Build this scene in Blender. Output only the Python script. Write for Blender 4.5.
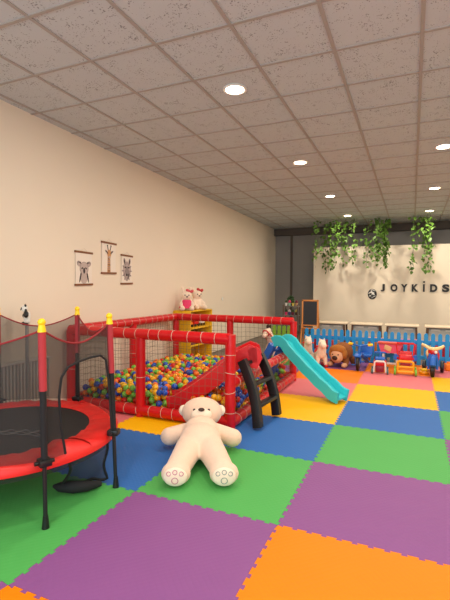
import bpy, bmesh, math, random
from mathutils import Vector, Matrix, Euler, noise

R = math.radians
rnd = random.Random(7)
scene = bpy.context.scene
for o in list(bpy.data.objects):
    bpy.data.objects.remove(o)

# ------------------------------------------------------------------ camera, world, lights, exposure
def srgb(r, g, b):
    f = lambda c: (c / 12.92 if c <= .04045 else ((c + .055) / 1.055) ** 2.4)
    return (f(r / 255), f(g / 255), f(b / 255), 1)

cam_data = bpy.data.cameras.new('camera')
cam = bpy.data.objects.new('camera', cam_data)
scene.collection.objects.link(cam)
scene.camera = cam
CF, CYAW, CPITCH, CROLL, CH = 427.29, .41216, -.03243, .00688, 1.3955
_fw = Vector((-math.sin(CYAW) * math.cos(CPITCH), math.cos(CYAW) * math.cos(CPITCH), math.sin(CPITCH)))
_r = Vector((math.cos(CYAW), math.sin(CYAW), 0))
_u = _r.cross(_fw)
_r2 = _r * math.cos(CROLL) + _u * math.sin(CROLL)
_u2 = -_r * math.sin(CROLL) + _u * math.cos(CROLL)
cam.matrix_world = Matrix(((_r2.x, _u2.x, -_fw.x, 0), (_r2.y, _u2.y, -_fw.y, 0), (_r2.z, _u2.z, -_fw.z, CH), (0, 0, 0, 1)))
cam_data.sensor_fit = 'HORIZONTAL'
cam_data.sensor_width = 36
cam_data.lens = 36 * CF / 450
cam_data.clip_start = .05

world = bpy.data.worlds.new('world')
scene.world = world
world.use_nodes = True
bg = world.node_tree.nodes['Background']
bg.inputs[0].default_value = (.79, .93, 1, 1)
bg.inputs[1].default_value = .55

def area(name, loc, rot, sx, sy, power, col):
    d = bpy.data.lights.new(name, 'AREA')
    d.shape = 'RECTANGLE'
    d.size, d.size_y, d.energy, d.color = sx, sy, power, col
    o = bpy.data.objects.new(name, d)
    o.location, o.rotation_euler = loc, rot
    scene.collection.objects.link(o)
    return o

# daylight from the shop front behind the camera
area('shopfront_daylight', (0, -2.4, 1.6), (R(90), 0, 0), 6.4, 2.6, 158, (.78, .92, 1))
LAMP_POWER = 24
LAMP_COL = (1, .89, .745)

scene.view_settings.view_transform = 'Standard'
scene.view_settings.look = 'None'
scene.view_settings.gamma = 1
scene.view_settings.use_curve_mapping = False
scene.view_settings.exposure = 0.0

# ------------------------------------------------------------------ materials
MATS = {}
def mat(name, rgb, rough=.5, metal=0, var=.06, scale=30, bump=0, bscale=200, emit=0, alpha=None, spec=.5, sheen=0):
    if name in MATS:
        return MATS[name]
    m = bpy.data.materials.new(name)
    m.use_nodes = True
    nt = m.node_tree
    p = nt.nodes['Principled BSDF']
    c = srgb(*rgb)
    p.inputs['Roughness'].default_value = rough
    p.inputs['Metallic'].default_value = metal
    p.inputs['Specular IOR Level'].default_value = spec
    p.inputs['Base Color'].default_value = c
    if sheen:
        p.inputs['Sheen Weight'].default_value = sheen
    tc = nt.nodes.new('ShaderNodeTexCoord')
    if var:
        n = nt.nodes.new('ShaderNodeTexNoise')
        n.inputs['Scale'].default_value = scale
        n.inputs['Detail'].default_value = 3
        nt.links.new(tc.outputs['Object'], n.inputs['Vector'])
        mx = nt.nodes.new('ShaderNodeMix')
        mx.data_type = 'RGBA'
        mx.inputs[6].default_value = tuple(min(1, v * (1 + var)) for v in c[:3]) + (1,)
        mx.inputs[7].default_value = tuple(v * (1 - var) for v in c[:3]) + (1,)
        nt.links.new(n.outputs['Fac'], mx.inputs[0])
        nt.links.new(mx.outputs[2], p.inputs['Base Color'])
    if bump:
        n2 = nt.nodes.new('ShaderNodeTexNoise')
        n2.inputs['Scale'].default_value = bscale
        nt.links.new(tc.outputs['Object'], n2.inputs['Vector'])
        b = nt.nodes.new('ShaderNodeBump')
        b.inputs['Strength'].default_value = bump
        b.inputs['Distance'].default_value = .01
        nt.links.new(n2.outputs['Fac'], b.inputs['Height'])
        nt.links.new(b.outputs[0], p.inputs['Normal'])
    if emit:
        p.inputs['Emission Color'].default_value = c
        p.inputs['Emission Strength'].default_value = emit
    if alpha is not None:
        p.inputs['Alpha'].default_value = alpha
    MATS[name] = m
    return m

RED = mat('red_vinyl', (205, 12, 22), .32, bump=.25, bscale=18)
REDP = mat('red_plastic', (212, 16, 20), .3)
REDPAD = mat('red_pad', (222, 30, 26), .45, bump=.3, bscale=9)
REDSLEEVE = mat('red_foam_sleeve', (170, 46, 54), .75)
NETC = mat('net_twine', (128, 106, 84), .8)
CORD = mat('cream_cord', (206, 194, 172), .8)
BLACK = mat('black_plastic', (17, 17, 19), .38)
BLACKFAB = mat('black_fabric', (22, 22, 25), .8, bump=.2)
STEEL = mat('black_steel', (26, 26, 28), .4)
YEL = mat('yellow_plastic', (250, 205, 10), .4)
YELSHELF = mat('yellow_board', (240, 190, 20), .45)
CYAN = mat('turquoise_plastic', (52, 196, 204), .4, var=.03)
BLUE = mat('blue_plastic', (18, 96, 190), .4)
FENCEB = mat('fence_blue', (24, 150, 222), .45)
FENCEG = mat('fence_green', (130, 180, 50), .5)
WHITE = mat('white_plastic', (236, 232, 224), .4)
PLUSH = mat('cream_plush', (240, 204, 178), .95, bump=.5, bscale=160, sheen=.3)
PLUSHW = mat('white_plush', (246, 224, 200), .95, bump=.5, bscale=160, sheen=.3)
BROWN = mat('dark_brown', (62, 34, 24), .5)
ORANGE = mat('orange_plastic', (245, 130, 20), .4)
GREEN = mat('lime_plastic', (120, 195, 60), .4)
PINK = mat('pink_plastic', (235, 80, 110), .4)
WOOD = mat('orange_wood', (216, 140, 72), .5, var=.2, scale=12)
DKWOOD = mat('dark_wood', (96, 64, 42), .5, var=.2, scale=12)
HANGWOOD = mat('hanger_wood', (128, 78, 46), .55, var=.15)
PAPER = mat('poster_paper', (238, 226, 212), .8, var=.02)
INK = mat('ink_dark', (58, 46, 46), .8)
INKG = mat('ink_grey', (150, 135, 132), .8, var=.2, scale=60)
INKL = mat('ink_pale', (190, 172, 164), .8, var=.15, scale=60)
INKT = mat('ink_tan', (205, 150, 100), .8, var=.15, scale=60)
GREYM = mat('grey_metal', (150, 150, 150), .4, metal=.2)
RADW = mat('radiator_enamel', (226, 222, 216), .4)

# ------------------------------------------------------------------ mesh helpers
ROOTM = {}
def frame(p0, d):
    d = Vector(d).normalized()
    a = Vector((0, 0, 1)) if abs(d.z) < .95 else Vector((1, 0, 0))
    x = a.cross(d).normalized()
    y = d.cross(x)
    return Matrix(((x.x, y.x, d.x, p0[0]), (x.y, y.y, d.y, p0[1]), (x.z, y.z, d.z, p0[2]), (0, 0, 0, 1)))

class B:
    def __init__(s):
        s.bm = bmesh.new(); s.mi = 0
    def _fin(s, n0):
        for f in s.bm.faces:
            if f.material_index == 0: f.material_index = s.mi + 1
    def box(s, c, size, rot=None, bev=0, seg=2):
        n0 = len(s.bm.faces)
        m = Matrix.Translation(c)
        if rot is not None:
            m = m @ (rot.to_4x4() if isinstance(rot, Matrix) else Euler(rot).to_matrix().to_4x4())
        m = m @ Matrix.Diagonal((size[0], size[1], size[2], 1))
        r = bmesh.ops.create_cube(s.bm, size=1, matrix=m)
        if bev:
            es = list({e for v in r['verts'] for e in v.link_edges})
            bmesh.ops.bevel(s.bm, geom=es, offset=bev, segments=seg, affect='EDGES', profile=.5)
        s._fin(n0); return s
    def cyl(s, p0, p1, r0, r1=None, n=14):
        n0 = len(s.bm.faces)
        p0, p1 = Vector(p0), Vector(p1)
        L = (p1 - p0).length
        m = frame((p0 + p1) / 2, p1 - p0)
        bmesh.ops.create_cone(s.bm, cap_ends=True, segments=n, radius1=r0, radius2=r0 if r1 is None else r1, depth=L, matrix=m)
        s._fin(n0); return s
    def ell(s, c, rad, rot=None, u=16, v=10):
        n0 = len(s.bm.faces)
        if not hasattr(rad, '__len__'): rad = (rad,) * 3
        m = Matrix.Translation(c)
        if rot is not None: m = m @ Euler(rot).to_matrix().to_4x4()
        bmesh.ops.create_uvsphere(s.bm, u_segments=u, v_segments=v, radius=1, matrix=m @ Matrix.Diagonal((*rad, 1)))
        s._fin(n0); return s
    def tube(s, pts, r, n=8, closed=False):
        n0 = len(s.bm.faces)
        pts = [Vector(p) for p in pts]
        k = len(pts)
        rs = r if hasattr(r, '__len__') else [r] * k
        rings = []; px = None
        for i, p in enumerate(pts):
            if closed: d = pts[(i + 1) % k] - pts[i - 1]
            else: d = pts[min(i + 1, k - 1)] - pts[max(i - 1, 0)]
            d.normalize()
            if px is None:
                a = Vector((0, 0, 1)) if abs(d.z) < .9 else Vector((1, 0, 0))
                px = a.cross(d).normalized()
            else:
                px = (px - d * px.dot(d)).normalized()
            py = d.cross(px)
            rings.append([s.bm.verts.new(p + (px * math.cos(2 * math.pi * j / n) + py * math.sin(2 * math.pi * j / n)) * rs[i]) for j in range(n)])
        for i in range(k if closed else k - 1):
            a, b = rings[i], rings[(i + 1) % k]
            for j in range(n):
                s.bm.faces.new((a[j], a[(j + 1) % n], b[(j + 1) % n], b[j]))
        if not closed:
            s.bm.faces.new(rings[0][::-1]); s.bm.faces.new(rings[-1])
        s._fin(n0); return s
    def lathe(s, prof, m=None, n=32):
        n0 = len(s.bm.faces)
        m = m or Matrix()
        rings = []
        for (r, z) in prof:
            if r < 1e-6: rings.append([s.bm.verts.new(m @ Vector((0, 0, z)))])
            else: rings.append([s.bm.verts.new(m @ Vector((r * math.cos(2 * math.pi * j / n), r * math.sin(2 * math.pi * j / n), z))) for j in range(n)])
        for a, b in zip(rings, rings[1:]):
            for j in range(n):
                k = (j + 1) % n
                if len(a) == 1 and len(b) == 1: continue
                if len(a) == 1: s.bm.faces.new((a[0], b[j], b[k]))
                elif len(b) == 1: s.bm.faces.new((a[j], b[0], a[k]))
                else: s.bm.faces.new((a[j], b[j], b[k], a[k]))
        s._fin(n0); return s
    def ring(s, c, R_, r, axis=(0, 0, 1), n=24, m=8):
        M = frame(c, axis)
        return s.tube([M @ Vector((R_ * math.cos(2 * math.pi * i / n), R_ * math.sin(2 * math.pi * i / n), 0)) for i in range(n)], r, m, True)
    def prism(s, poly, t, M=None, z0=0):
        n0 = len(s.bm.faces)
        M = M or Matrix()
        a = [s.bm.verts.new(M @ Vector((x, y, z0))) for x, y in poly]
        b = [s.bm.verts.new(M @ Vector((x, y, z0 + t))) for x, y in poly]
        k = len(a)
        s.bm.faces.new(a[::-1]); s.bm.faces.new(b)
        for i in range(k):
            s.bm.faces.new((a[i], a[(i + 1) % k], b[(i + 1) % k], b[i]))
        s._fin(n0); return s
    def sheet(s, rows, keep=None):
        n0 = len(s.bm.faces)
        V = [[s.bm.verts.new(p) for p in row] for row in rows]
        for i in range(len(V) - 1):
            for j in range(len(V[0]) - 1):
                if keep is None or keep(i, j):
                    s.bm.faces.new((V[i][j], V[i][j + 1], V[i + 1][j + 1], V[i + 1][j]))
        s._fin(n0); return s
    def sweep(s, path, prof, side):
        """profile (u across, v up) swept along a path; side = horizontal across direction"""
        n0 = len(s.bm.faces)
        path = [Vector(p) for p in path]; side = Vector(side).normalized(); rings = []
        for i, p in enumerate(path):
            d = (path[min(i + 1, len(path) - 1)] - path[max(i - 1, 0)]).normalized()
            up = side.cross(d); up = up if up.z > 0 else -up
            rings.append([s.bm.verts.new(p + side * u + up * v) for u, v in prof])
        k = len(prof)
        for a, b in zip(rings, rings[1:]):
            for j in range(k): s.bm.faces.new((a[j], a[(j + 1) % k], b[(j + 1) % k], b[j]))
        s.bm.faces.new(rings[0][::-1]); s.bm.faces.new(rings[-1])
        s._fin(n0); return s
    def build(s, name, mats, parent=None, smooth=True, world=False, at=None, angle=40, label=None):
        me = bpy.data.meshes.new(name)
        bmesh.ops.recalc_face_normals(s.bm, faces=s.bm.faces)
        for f in s.bm.faces: f.material_index = max(0, f.material_index - 1)
        s.bm.to_mesh(me); s.bm.free()
        return link(name, me, mats, parent, smooth, world, at, angle, label)

def link(name, me, mats, parent=None, smooth=True, world=False, at=None, angle=40, label=None):
    if not isinstance(mats, (list, tuple)): mats = [mats]
    for m in mats: me.materials.append(m)
    if smooth:
        me.polygons.foreach_set('use_smooth', [True] * len(me.polygons))
        me.set_sharp_from_angle(angle=R(angle))
    o = bpy.data.objects.new(name, me)
    scene.collection.objects.link(o)
    if parent is not None:
        root = parent
        while root.parent: root = root.parent
        if world: me.transform(ROOTM[root.name].inverted())
        o.parent = parent
    elif at is not None:
        me.transform(Matrix.Translation(-Vector(at))); o.location = at
    if label: o['label'] = label
    return o

def tag(o, label, cat, group=None, kind=None):
    o['label'] = label; o['category'] = cat
    if group: o['group'] = group
    if kind: o['kind'] = kind
    return o

def struct(o):
    o['kind'] = 'structure'; return o

def thing(name, label, cat, loc=(0, 0, 0), rz=0, group=None):
    o = bpy.data.objects.new(name, None)
    scene.collection.objects.link(o)
    o.location = loc; o.rotation_euler = (0, 0, rz); o.empty_display_size = .1
    ROOTM[o.name] = Matrix.Translation(loc) @ Matrix.Rotation(rz, 4, 'Z')
    return tag(o, label, cat, group)

def dup(root, loc, rz, label=None, name=None):
    r = root.copy(); scene.collection.objects.link(r)
    r.location = loc; r.rotation_euler = (0, 0, rz)
    ROOTM[r.name] = Matrix.Translation(loc) @ Matrix.Rotation(rz, 4, 'Z')
    if label: r['label'] = label
    for ch in list(root.children):
        c = ch.copy(); scene.collection.objects.link(c); c.parent = r
        for g in list(ch.children):
            d = g.copy(); scene.collection.objects.link(d); d.parent = c
    return r

def blob(shapes, voxel=.012, smooth=6):
    """one continuous surface from ellipsoids ('e', centre, radii, rot) and tapered limbs ('c', p0, p1, r0, r1)"""
    b = B()
    for sh in shapes:
        if sh[0] == 'e':
            b.ell(sh[1], sh[2], sh[3] if len(sh) > 3 else None, 20, 14)
        else:
            _, p0, p1, r0, r1 = sh
            b.ell(p0, r0, None, 18, 12); b.ell(p1, r1, None, 18, 12); b.cyl(p0, p1, r0, r1, 18)
    me = bpy.data.meshes.new('tmp'); b.bm.to_mesh(me); b.bm.free()
    o = bpy.data.objects.new('tmp', me); scene.collection.objects.link(o)
    md = o.modifiers.new('r', 'REMESH'); md.mode = 'VOXEL'; md.voxel_size = voxel
    ms = o.modifiers.new('s', 'SMOOTH'); ms.factor = .5; ms.iterations = smooth
    dg = bpy.context.evaluated_depsgraph_get()
    out = bpy.data.meshes.new_from_object(o.evaluated_get(dg))
    bpy.data.objects.remove(o); bpy.data.meshes.remove(me)
    out.polygons.foreach_set('material_index', [0] * len(out.polygons))
    return out

# ------------------------------------------------------------------ structure
H = 3.177
FX, FY = -.6932, 2.3791          # a foam-mat corner
CX, CY = -2.3678, 2.7267         # a ceiling-grid corner
WX = lambda y: -3.58 - .029 * y  # left wall face
YB = 13.0                        # back wall face
YP = 12.0                        # sign wall face

# the base floor under the foam mats
struct(B().box((-.2, 5.2, -.062), (7.8, 16.0, .1)).build('floor', mat('floor_base', (120, 110, 100), .6), smooth=False))

# ceiling: mineral tiles with pin holes in a T-grid
def ceiling_mat():
    m = bpy.data.materials.new('ceiling_tile'); m.use_nodes = True
    nt = m.node_tree; N = nt.nodes.new; L = nt.links.new
    p = nt.nodes['Principled BSDF']; p.inputs['Roughness'].default_value = .9; p.inputs['Specular IOR Level'].default_value = .1
    tc = N('ShaderNodeTexCoord')
    vo = N('ShaderNodeTexVoronoi'); vo.inputs['Scale'].default_value = 62; L(tc.outputs['Object'], vo.inputs['Vector'])
    ns = N('ShaderNodeTexNoise'); ns.inputs['Scale'].default_value = 14; L(tc.outputs['Object'], ns.inputs['Vector'])
    ad = N('ShaderNodeMath'); ad.operation = 'MULTIPLY_ADD'; ad.inputs[1].default_value = -1.0; ad.inputs[2].default_value = .70
    L(ns.outputs['Fac'], ad.inputs[0])
    lt = N('ShaderNodeMath'); lt.operation = 'LESS_THAN'
    L(vo.outputs['Distance'], lt.inputs[0]); L(ad.outputs[0], lt.inputs[1])
    mx = N('ShaderNodeMix'); mx.data_type = 'RGBA'
    mx.inputs[6].default_value = srgb(198, 204, 206); mx.inputs[7].default_value = srgb(146, 150, 152)
    L(lt.outputs[0], mx.inputs[0]); L(mx.outputs[2], p.inputs['Base Color'])
    return m
struct(B().box((-.2, 5.2, H + .05), (7.8, 16.0, .1)).build('ceiling', ceiling_mat(), smooth=False))
b = B()
for i in range(-3, 12):
    x = CX + .6 * i
    if -4 < x < 3.7: b.box((x, 5.2, H - .004), (.026, 16.0, .008))
for j in range(-9, 18):
    y = CY + .6 * j
    if -2.6 < y < YB: b.box((-.2, y, H - .0035), (7.8, .026, .007))
struct(b.build('trim_1', mat('ceiling_grid', (168, 162, 156), .6), smooth=False))

WALLM = mat('wall_paint', (236, 222, 202), .85, var=.02, scale=2, bump=.05, bscale=90)
b = B()
b.prism([(WX(-2.8), -2.8), (WX(YB + .2), YB + .2), (WX(YB + .2) - .15, YB + .2), (WX(-2.8) - .15, -2.8)], H, None)
struct(b.build('wall_left', WALLM, smooth=False))
struct(B().box((3.72, 5.2, H / 2), (.15, 16.0, H)).build('wall_right', WALLM, smooth=False))
GREYW = mat('grey_wall_paint', (146, 142, 138), .8, var=.04, scale=3)
struct(B().box((-.2, YB + .1, H / 2), (7.8, .2, H)).build('wall_back', GREYW, smooth=False))
struct(B().box((-3.42, YB - .02, 1.48), (.035, .04, 2.96), bev=.006).box((-3.46, YB - .012, 1.48), (.03, .02, 2.96)).build('trim_2', mat('grey_trim', (92, 82, 74), .6), smooth=False))
struct(B().box((-.16, YB - .1, H - .11), (7.7, .2, .2)).build('trim_3', mat('dark_grey_band', (88, 80, 74), .8), smooth=False))  # darker grey band along the top of the back wall
struct(B().box((.56, YP + .06, 1.245), (6.20, .12, 2.49), bev=.004).build('wall_partition', mat('sign_wall_paint', (240, 226, 204), .8, var=.02, scale=2), smooth=False))
struct(B().cyl((WX(8.6), 8.6, 1.115), (WX(8.6) + .012, 8.6, 1.115), .045, n=4).build('wall_switch', WHITE, smooth=False))  # small wall switch plate
s_ = bpy.data.objects['wall_switch']; s_['kind'] = 'thing'
tag(s_, 'small white wall switch on the beige wall beyond the yellow shelf', 'switch')

# ------------------------------------------------------------------ foam mats
PAL = [('purple', (134, 80, 138)), ('green', (80, 166, 84)), ('blue', (48, 104, 174)), ('yellow', (244, 182, 0)), ('pink', (222, 120, 126)), ('orange', (238, 126, 2))]
def foam_mat(nm, rgb):
    m = mat('foam_' + nm, rgb, .55, var=.04, scale=4)
    nt = m.node_tree; N = nt.nodes.new; L = nt.links.new
    p = nt.nodes['Principled BSDF']; p.inputs['Specular IOR Level'].default_value = .2
    tc = N('ShaderNodeTexCoord'); mp = N('ShaderNodeMapping'); mp.inputs['Rotation'].default_value = (0, 0, R(45)); mp.inputs['Scale'].default_value = (36, 36, 36)
    L(tc.outputs['Object'], mp.inputs[0])
    ck = N('ShaderNodeTexVoronoi'); ck.inputs['Scale'].default_value = 1; ck.inputs['Randomness'].default_value = 0; L(mp.outputs[0], ck.inputs['Vector'])
    bp = N('ShaderNodeBump'); bp.inputs['Strength'].default_value = .6; bp.inputs['Distance'].default_value = .004
    L(ck.outputs['Distance'], bp.inputs['Height']); L(bp.outputs[0], p.inputs['Normal'])
    return m
FOAM = [foam_mat(*p) for p in PAL]
NT = 12
def zigzag(a, b_, flip):
    """dovetail edge from a to b_ (2D)"""
    a, b_ = Vector(a), Vector(b_); d = b_ - a; n = Vector((-d.y, d.x)).normalized(); out = []
    pitch = 1 / NT; h = .017
    for i in range(NT):
        t0 = i * pitch
        for t, o in ((t0, -h / 2), (t0 + pitch * .42, -h / 2), (t0 + pitch * .36, h / 2), (t0 + pitch * 1.06, h / 2)):
            if i == 0 and t == t0: o = 0
            if i == NT - 1 and t > t0 + pitch: continue
            out.append(a + d * t + n * o)
    out.append(b_.copy())
    return out
def edge_pts(kind, c, r):
    if kind == 'h':  # along x at y = FY + r
        return zigzag((FX + c, FY + r), (FX + c + 1, FY + r), 0)
    return zigzag((FX + c, FY + r), (FX + c, FY + r + 1), 0)
MATL = {
 (-3, -1): 'blue foam puzzle mat under the trampoline beside its green neighbour',
 (-3, 0): 'yellow foam puzzle mat under the far side of the trampoline',
 (-2, -1): 'green foam puzzle mat carrying the front leg of the trampoline',
 (-2, 0): 'blue foam puzzle mat between the trampoline and the green mat under the teddy bear',
 (-2, 1): 'yellow foam puzzle mat showing as a strip along the front of the ball pit',
 (-2, 4): 'orange foam puzzle mat behind the ball pit, mostly hidden',
 (-2, 5): 'purple foam puzzle mat under the first white ride-on pony',
 (-1, -2): 'orange foam puzzle mat of which only a corner shows below the large purple mat',
 (-1, -1): 'purple foam puzzle mat between the green bear mat and the trampoline, smooth and uncovered',
 (-1, 0): 'green foam puzzle mat with the teddy bear\'s feet lying on it',
 (-1, 1): 'blue foam puzzle mat under the feet of the black ladder',
 (-1, 2): 'yellow foam puzzle mat beside the ball pit, between the ladder and the turquoise slide',
 (-1, 3): 'pink foam puzzle mat under the middle of the turquoise slide',
 (-1, 4): 'orange foam puzzle mat in front of the brown plush ride-on',
 (-1, 5): 'purple foam puzzle mat under the brown plush ride-on',
 (0, -1): 'orange foam puzzle mat closest to the viewer, bordering both large purple mats',
 (0, 0): 'purple textured foam puzzle mat between the orange mat and the plain green mat',
 (0, 1): 'green bare foam puzzle mat between the purple textured mat and a blue mat',
 (0, 2): 'blue bare foam puzzle mat just past the foot of the turquoise slide',
 (0, 3): 'yellow bare foam puzzle mat between the blue bare mat and a pink mat',
 (0, 4): 'pink foam puzzle mat in front of the toy strollers',
 (0, 5): 'orange foam puzzle mat under the toy strollers by the fence',
 (1, 1): 'purple sliver of foam puzzle mat cut off by the picture edge',
 (1, 2): 'green sliver of foam puzzle mat cut off by the picture edge',
 (1, 3): 'blue corner of foam puzzle mat cut off by the picture edge, beyond the green sliver',
 (1, 4): 'yellow foam puzzle mat cut off by the picture edge in front of the toy motorbike',
 (1, 5): 'pink foam puzzle mat under the toy motorbike by the fence',
 (-3, 1): 'pink foam puzzle mat in the gap between the radiator and the ball pit',
 (-2, -2): 'purple foam puzzle mat below the trampoline, outside the picture',
 (0, -2): 'pink foam puzzle mat under the viewer, outside the picture',
 (1, -1): 'pink foam puzzle mat beside the nearest orange one, outside the picture',
 (1, 0): 'orange foam puzzle mat beside the textured purple one, outside the picture',
 (2, 0): 'pink foam puzzle mat outside the picture, beyond the textured purple mat',
 (2, 1): 'orange foam puzzle mat outside the picture, beyond the purple sliver',
 (2, 2): 'purple foam puzzle mat outside the picture, beyond the green sliver',
 (2, 3): 'green foam puzzle mat outside the picture, beyond the cut off blue corner',
 (2, 4): 'blue foam puzzle mat outside the picture, beyond the cut off yellow mat',
 (2, 5): 'yellow foam puzzle mat outside the picture, beyond the toy motorbike',
}
for (c, r), lab in MATL.items():
    poly = edge_pts('h', c, r) + edge_pts('v', c + 1, r) + edge_pts('h', c, r + 1)[::-1] + edge_pts('v', c, r)[::-1]
    # drop near-duplicate corners, nudge inwards a hair so a seam shows
    pp = []
    ctr = Vector((FX + c + .5, FY + r + .5))
    for q in poly:
        if not pp or (q - pp[-1]).length > 1e-4: pp.append(q)
    if (pp[0] - pp[-1]).length < 1e-4: pp.pop()
    pp = [ctr + (q - ctr) * .9985 for q in pp]
    lo = (FX + c + .5, FY + r + .5, -.012)
    k = (r - c) % 6
    o = B().prism([(q.x, q.y) for q in pp], .0119, None, -.012).build('foam_mat', FOAM[k], smooth=False, at=lo)
    tag(o, lab, 'mat', 'interlocking foam floor mats')

# ------------------------------------------------------------------ ceiling downlights
LDIF = mat('lamp_diffuser', (255, 236, 205), .5, var=0, emit=14)
def downlight():
    t = thing('ceiling_downlight', 'x', 'lamp', (0, 0, H), 0, 'recessed ceiling downlights')
    B().lathe([(.085, -.001), (.104, -.001), (.108, -.010), (.098, -.016), (.085, -.012), (.085, -.001)], None, 28).build('trim_ring', WHITE, t)
    B().lathe([(0, -.011), (.084, -.011), (.084, -.003), (0, -.003)], None, 24).build('diffuser', LDIF, t)
    return t
DL = downlight()
LL = {(0, 1): 'round ceiling downlight, the largest and brightest one above the ball pit corner',
      (0, 2): 'round ceiling downlight, second in the row running over the ball pit',
      (0, 3): 'round ceiling downlight, third in the row running over the ball pit',
      (0, 4): 'round ceiling downlight right above the ivy nearest the grey wall',
      (1, 2): 'round ceiling downlight, first visible of the row towards the end of the sign',
      (1, 3): 'round ceiling downlight, second visible of the row towards the end of the sign',
      (1, 4): 'round ceiling downlight right above the short ivy over the end of the sign'}
first = True
for c in range(-1, 3):
    if c == -1: continue
    for r in range(-1, 5):
        x = -1.5 + 1.835 * c; y = 3.62 + 2.46 * (r - 1)
        if y < -2: continue
        lab = LL.get((c, r), 'round ceiling downlight overhead, added outside the picture to light the room')  # downlights out of view are added to light the room
        if first: t = DL; t.location = (x, y, H); t['label'] = lab; first = False
        else: t = dup(DL, (x, y, H), 0, lab)
        d = bpy.data.lights.new('bulb', 'AREA'); d.shape = 'DISK'; d.size = .15; d.energy = LAMP_POWER; d.color = LAMP_COL
        lo = bpy.data.objects.new('bulb', d); scene.collection.objects.link(lo); lo.location = (x, y, H - .03)
        lo['kind'] = 'helper'

# ------------------------------------------------------------------ ball pit
PX0, PX1, PY0, PY1, PZ = -3.60, -1.60, 3.80, 6.20, .88
pit = thing('ball_pit', 'square red padded ball pit with cream cord netting, full of coloured balls', 'ball pit', ((PX0 + PX1) / 2, (PY0 + PY1) / 2, 0))
def padded(name, p0, p1, r, wraps):
    b = B(); b.cyl(p0, p1, r, n=18); b.mi = 1
    p0, p1 = Vector(p0), Vector(p1); d = (p1 - p0).normalized(); L = (p1 - p0).length
    n = int(L / wraps); M = frame((0, 0, 0), d)
    for i in range(1, n):
        t = i / n * L + rnd.uniform(-.02, .02)
        tilt = rnd.uniform(-.25, .25); ph = rnd.uniform(0, 6.28)
        b.tube([p0 + d * (t + tilt * r * math.cos(a + ph)) + M @ Vector((math.cos(a) * (r + .002), math.sin(a) * (r + .0012), 0)) for a in [2 * math.pi * k / 16 for k in range(16)]], .0024, 5, True)
    return b.build(name, [RED, CORD], pit, world=True)
PR, RR = .052, .058
for (x, y) in ((PX0, PY0), (-2.64, PY0), (PX1, PY0), (PX0, 5.0), (PX0, PY1), (-2.62, PY1), (PX1, PY1)):
    padded('post', (x, y, .0), (x, y, PZ + (.045 if (x, y) == (PX1, PY0) else 0)), PR, .17 if (x, y) == (PX1, PY0) else .3)
e = .03
padded('top_rail', (PX0, PY0, PZ), (PX1, PY0, PZ), RR, .15)
padded('top_rail', (PX0, PY0, PZ), (PX0, PY1, PZ), RR, .15)
padded('top_rail', (PX0, PY1, PZ), (PX1, PY1, PZ), RR, .15)
padded('entrance_rail', (PX1, PY0, .44), (PX1, PY1, .44), .052, .14)
for a, c in (((PX0, PY0), (PX1, PY0)), ((PX0, PY0), (PX0, PY1)), ((PX0, PY1), (PX1, PY1)), ((PX1, PY0), (PX1, PY1))):
    padded('bottom_rail', (*a, RR + .008), (*c, RR + .008), RR, .15)
def net(x0, y0, x1, y1, z0, z1, cell=.068):
    b = B(); L = math.hypot(x1 - x0, y1 - y0); dx, dy = (x1 - x0) / L, (y1 - y0) / L
    nu = int(L / cell); nv = int((z1 - z0) / cell)
    P = lambda u, v: (x0 + dx * u * L - dy * .02 * math.sin(math.pi * u) * math.sin(math.pi * v), y0 + dy * u * L + dx * .02 * math.sin(math.pi * u) * math.sin(math.pi * v), z0 + (z1 - z0) * v - .012 * math.sin(u * nu * .9) * math.sin(math.pi * v))
    for i in range(nu + 1): b.tube([P(i / nu, k / 6) for k in range(7)], .0017, 4)
    for j in range(nv + 1): b.tube([P(k / 24, j / nv) for k in range(25)], .0017, 4)
    b.build('net', NETC, pit, world=True)
net(PX0, PY0, PX1, PY0, .1, PZ - .05)
net(PX0, PY0, PX0, PY1, .1, PZ - .05)
net(PX0, PY1, PX1, PY1, .1, PZ - .05)
net(PX1, PY0, PX1, PY1, .1, .42)

# slide geometry needed when dropping balls
RS_T, RS_E = Vector((-1.66, 4.28, .60)), Vector((-2.30, 4.06, .10))
rs_d = (RS_E - RS_T); rs_h = Vector((rs_d.x, rs_d.y, 0)).normalized(); rs_s = Vector((-rs_h.y, rs_h.x, 0))
CB0, CB1 = Vector((-1.68, 5.66, 0)), Vector((-1.95, 5.77, 0))

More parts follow.
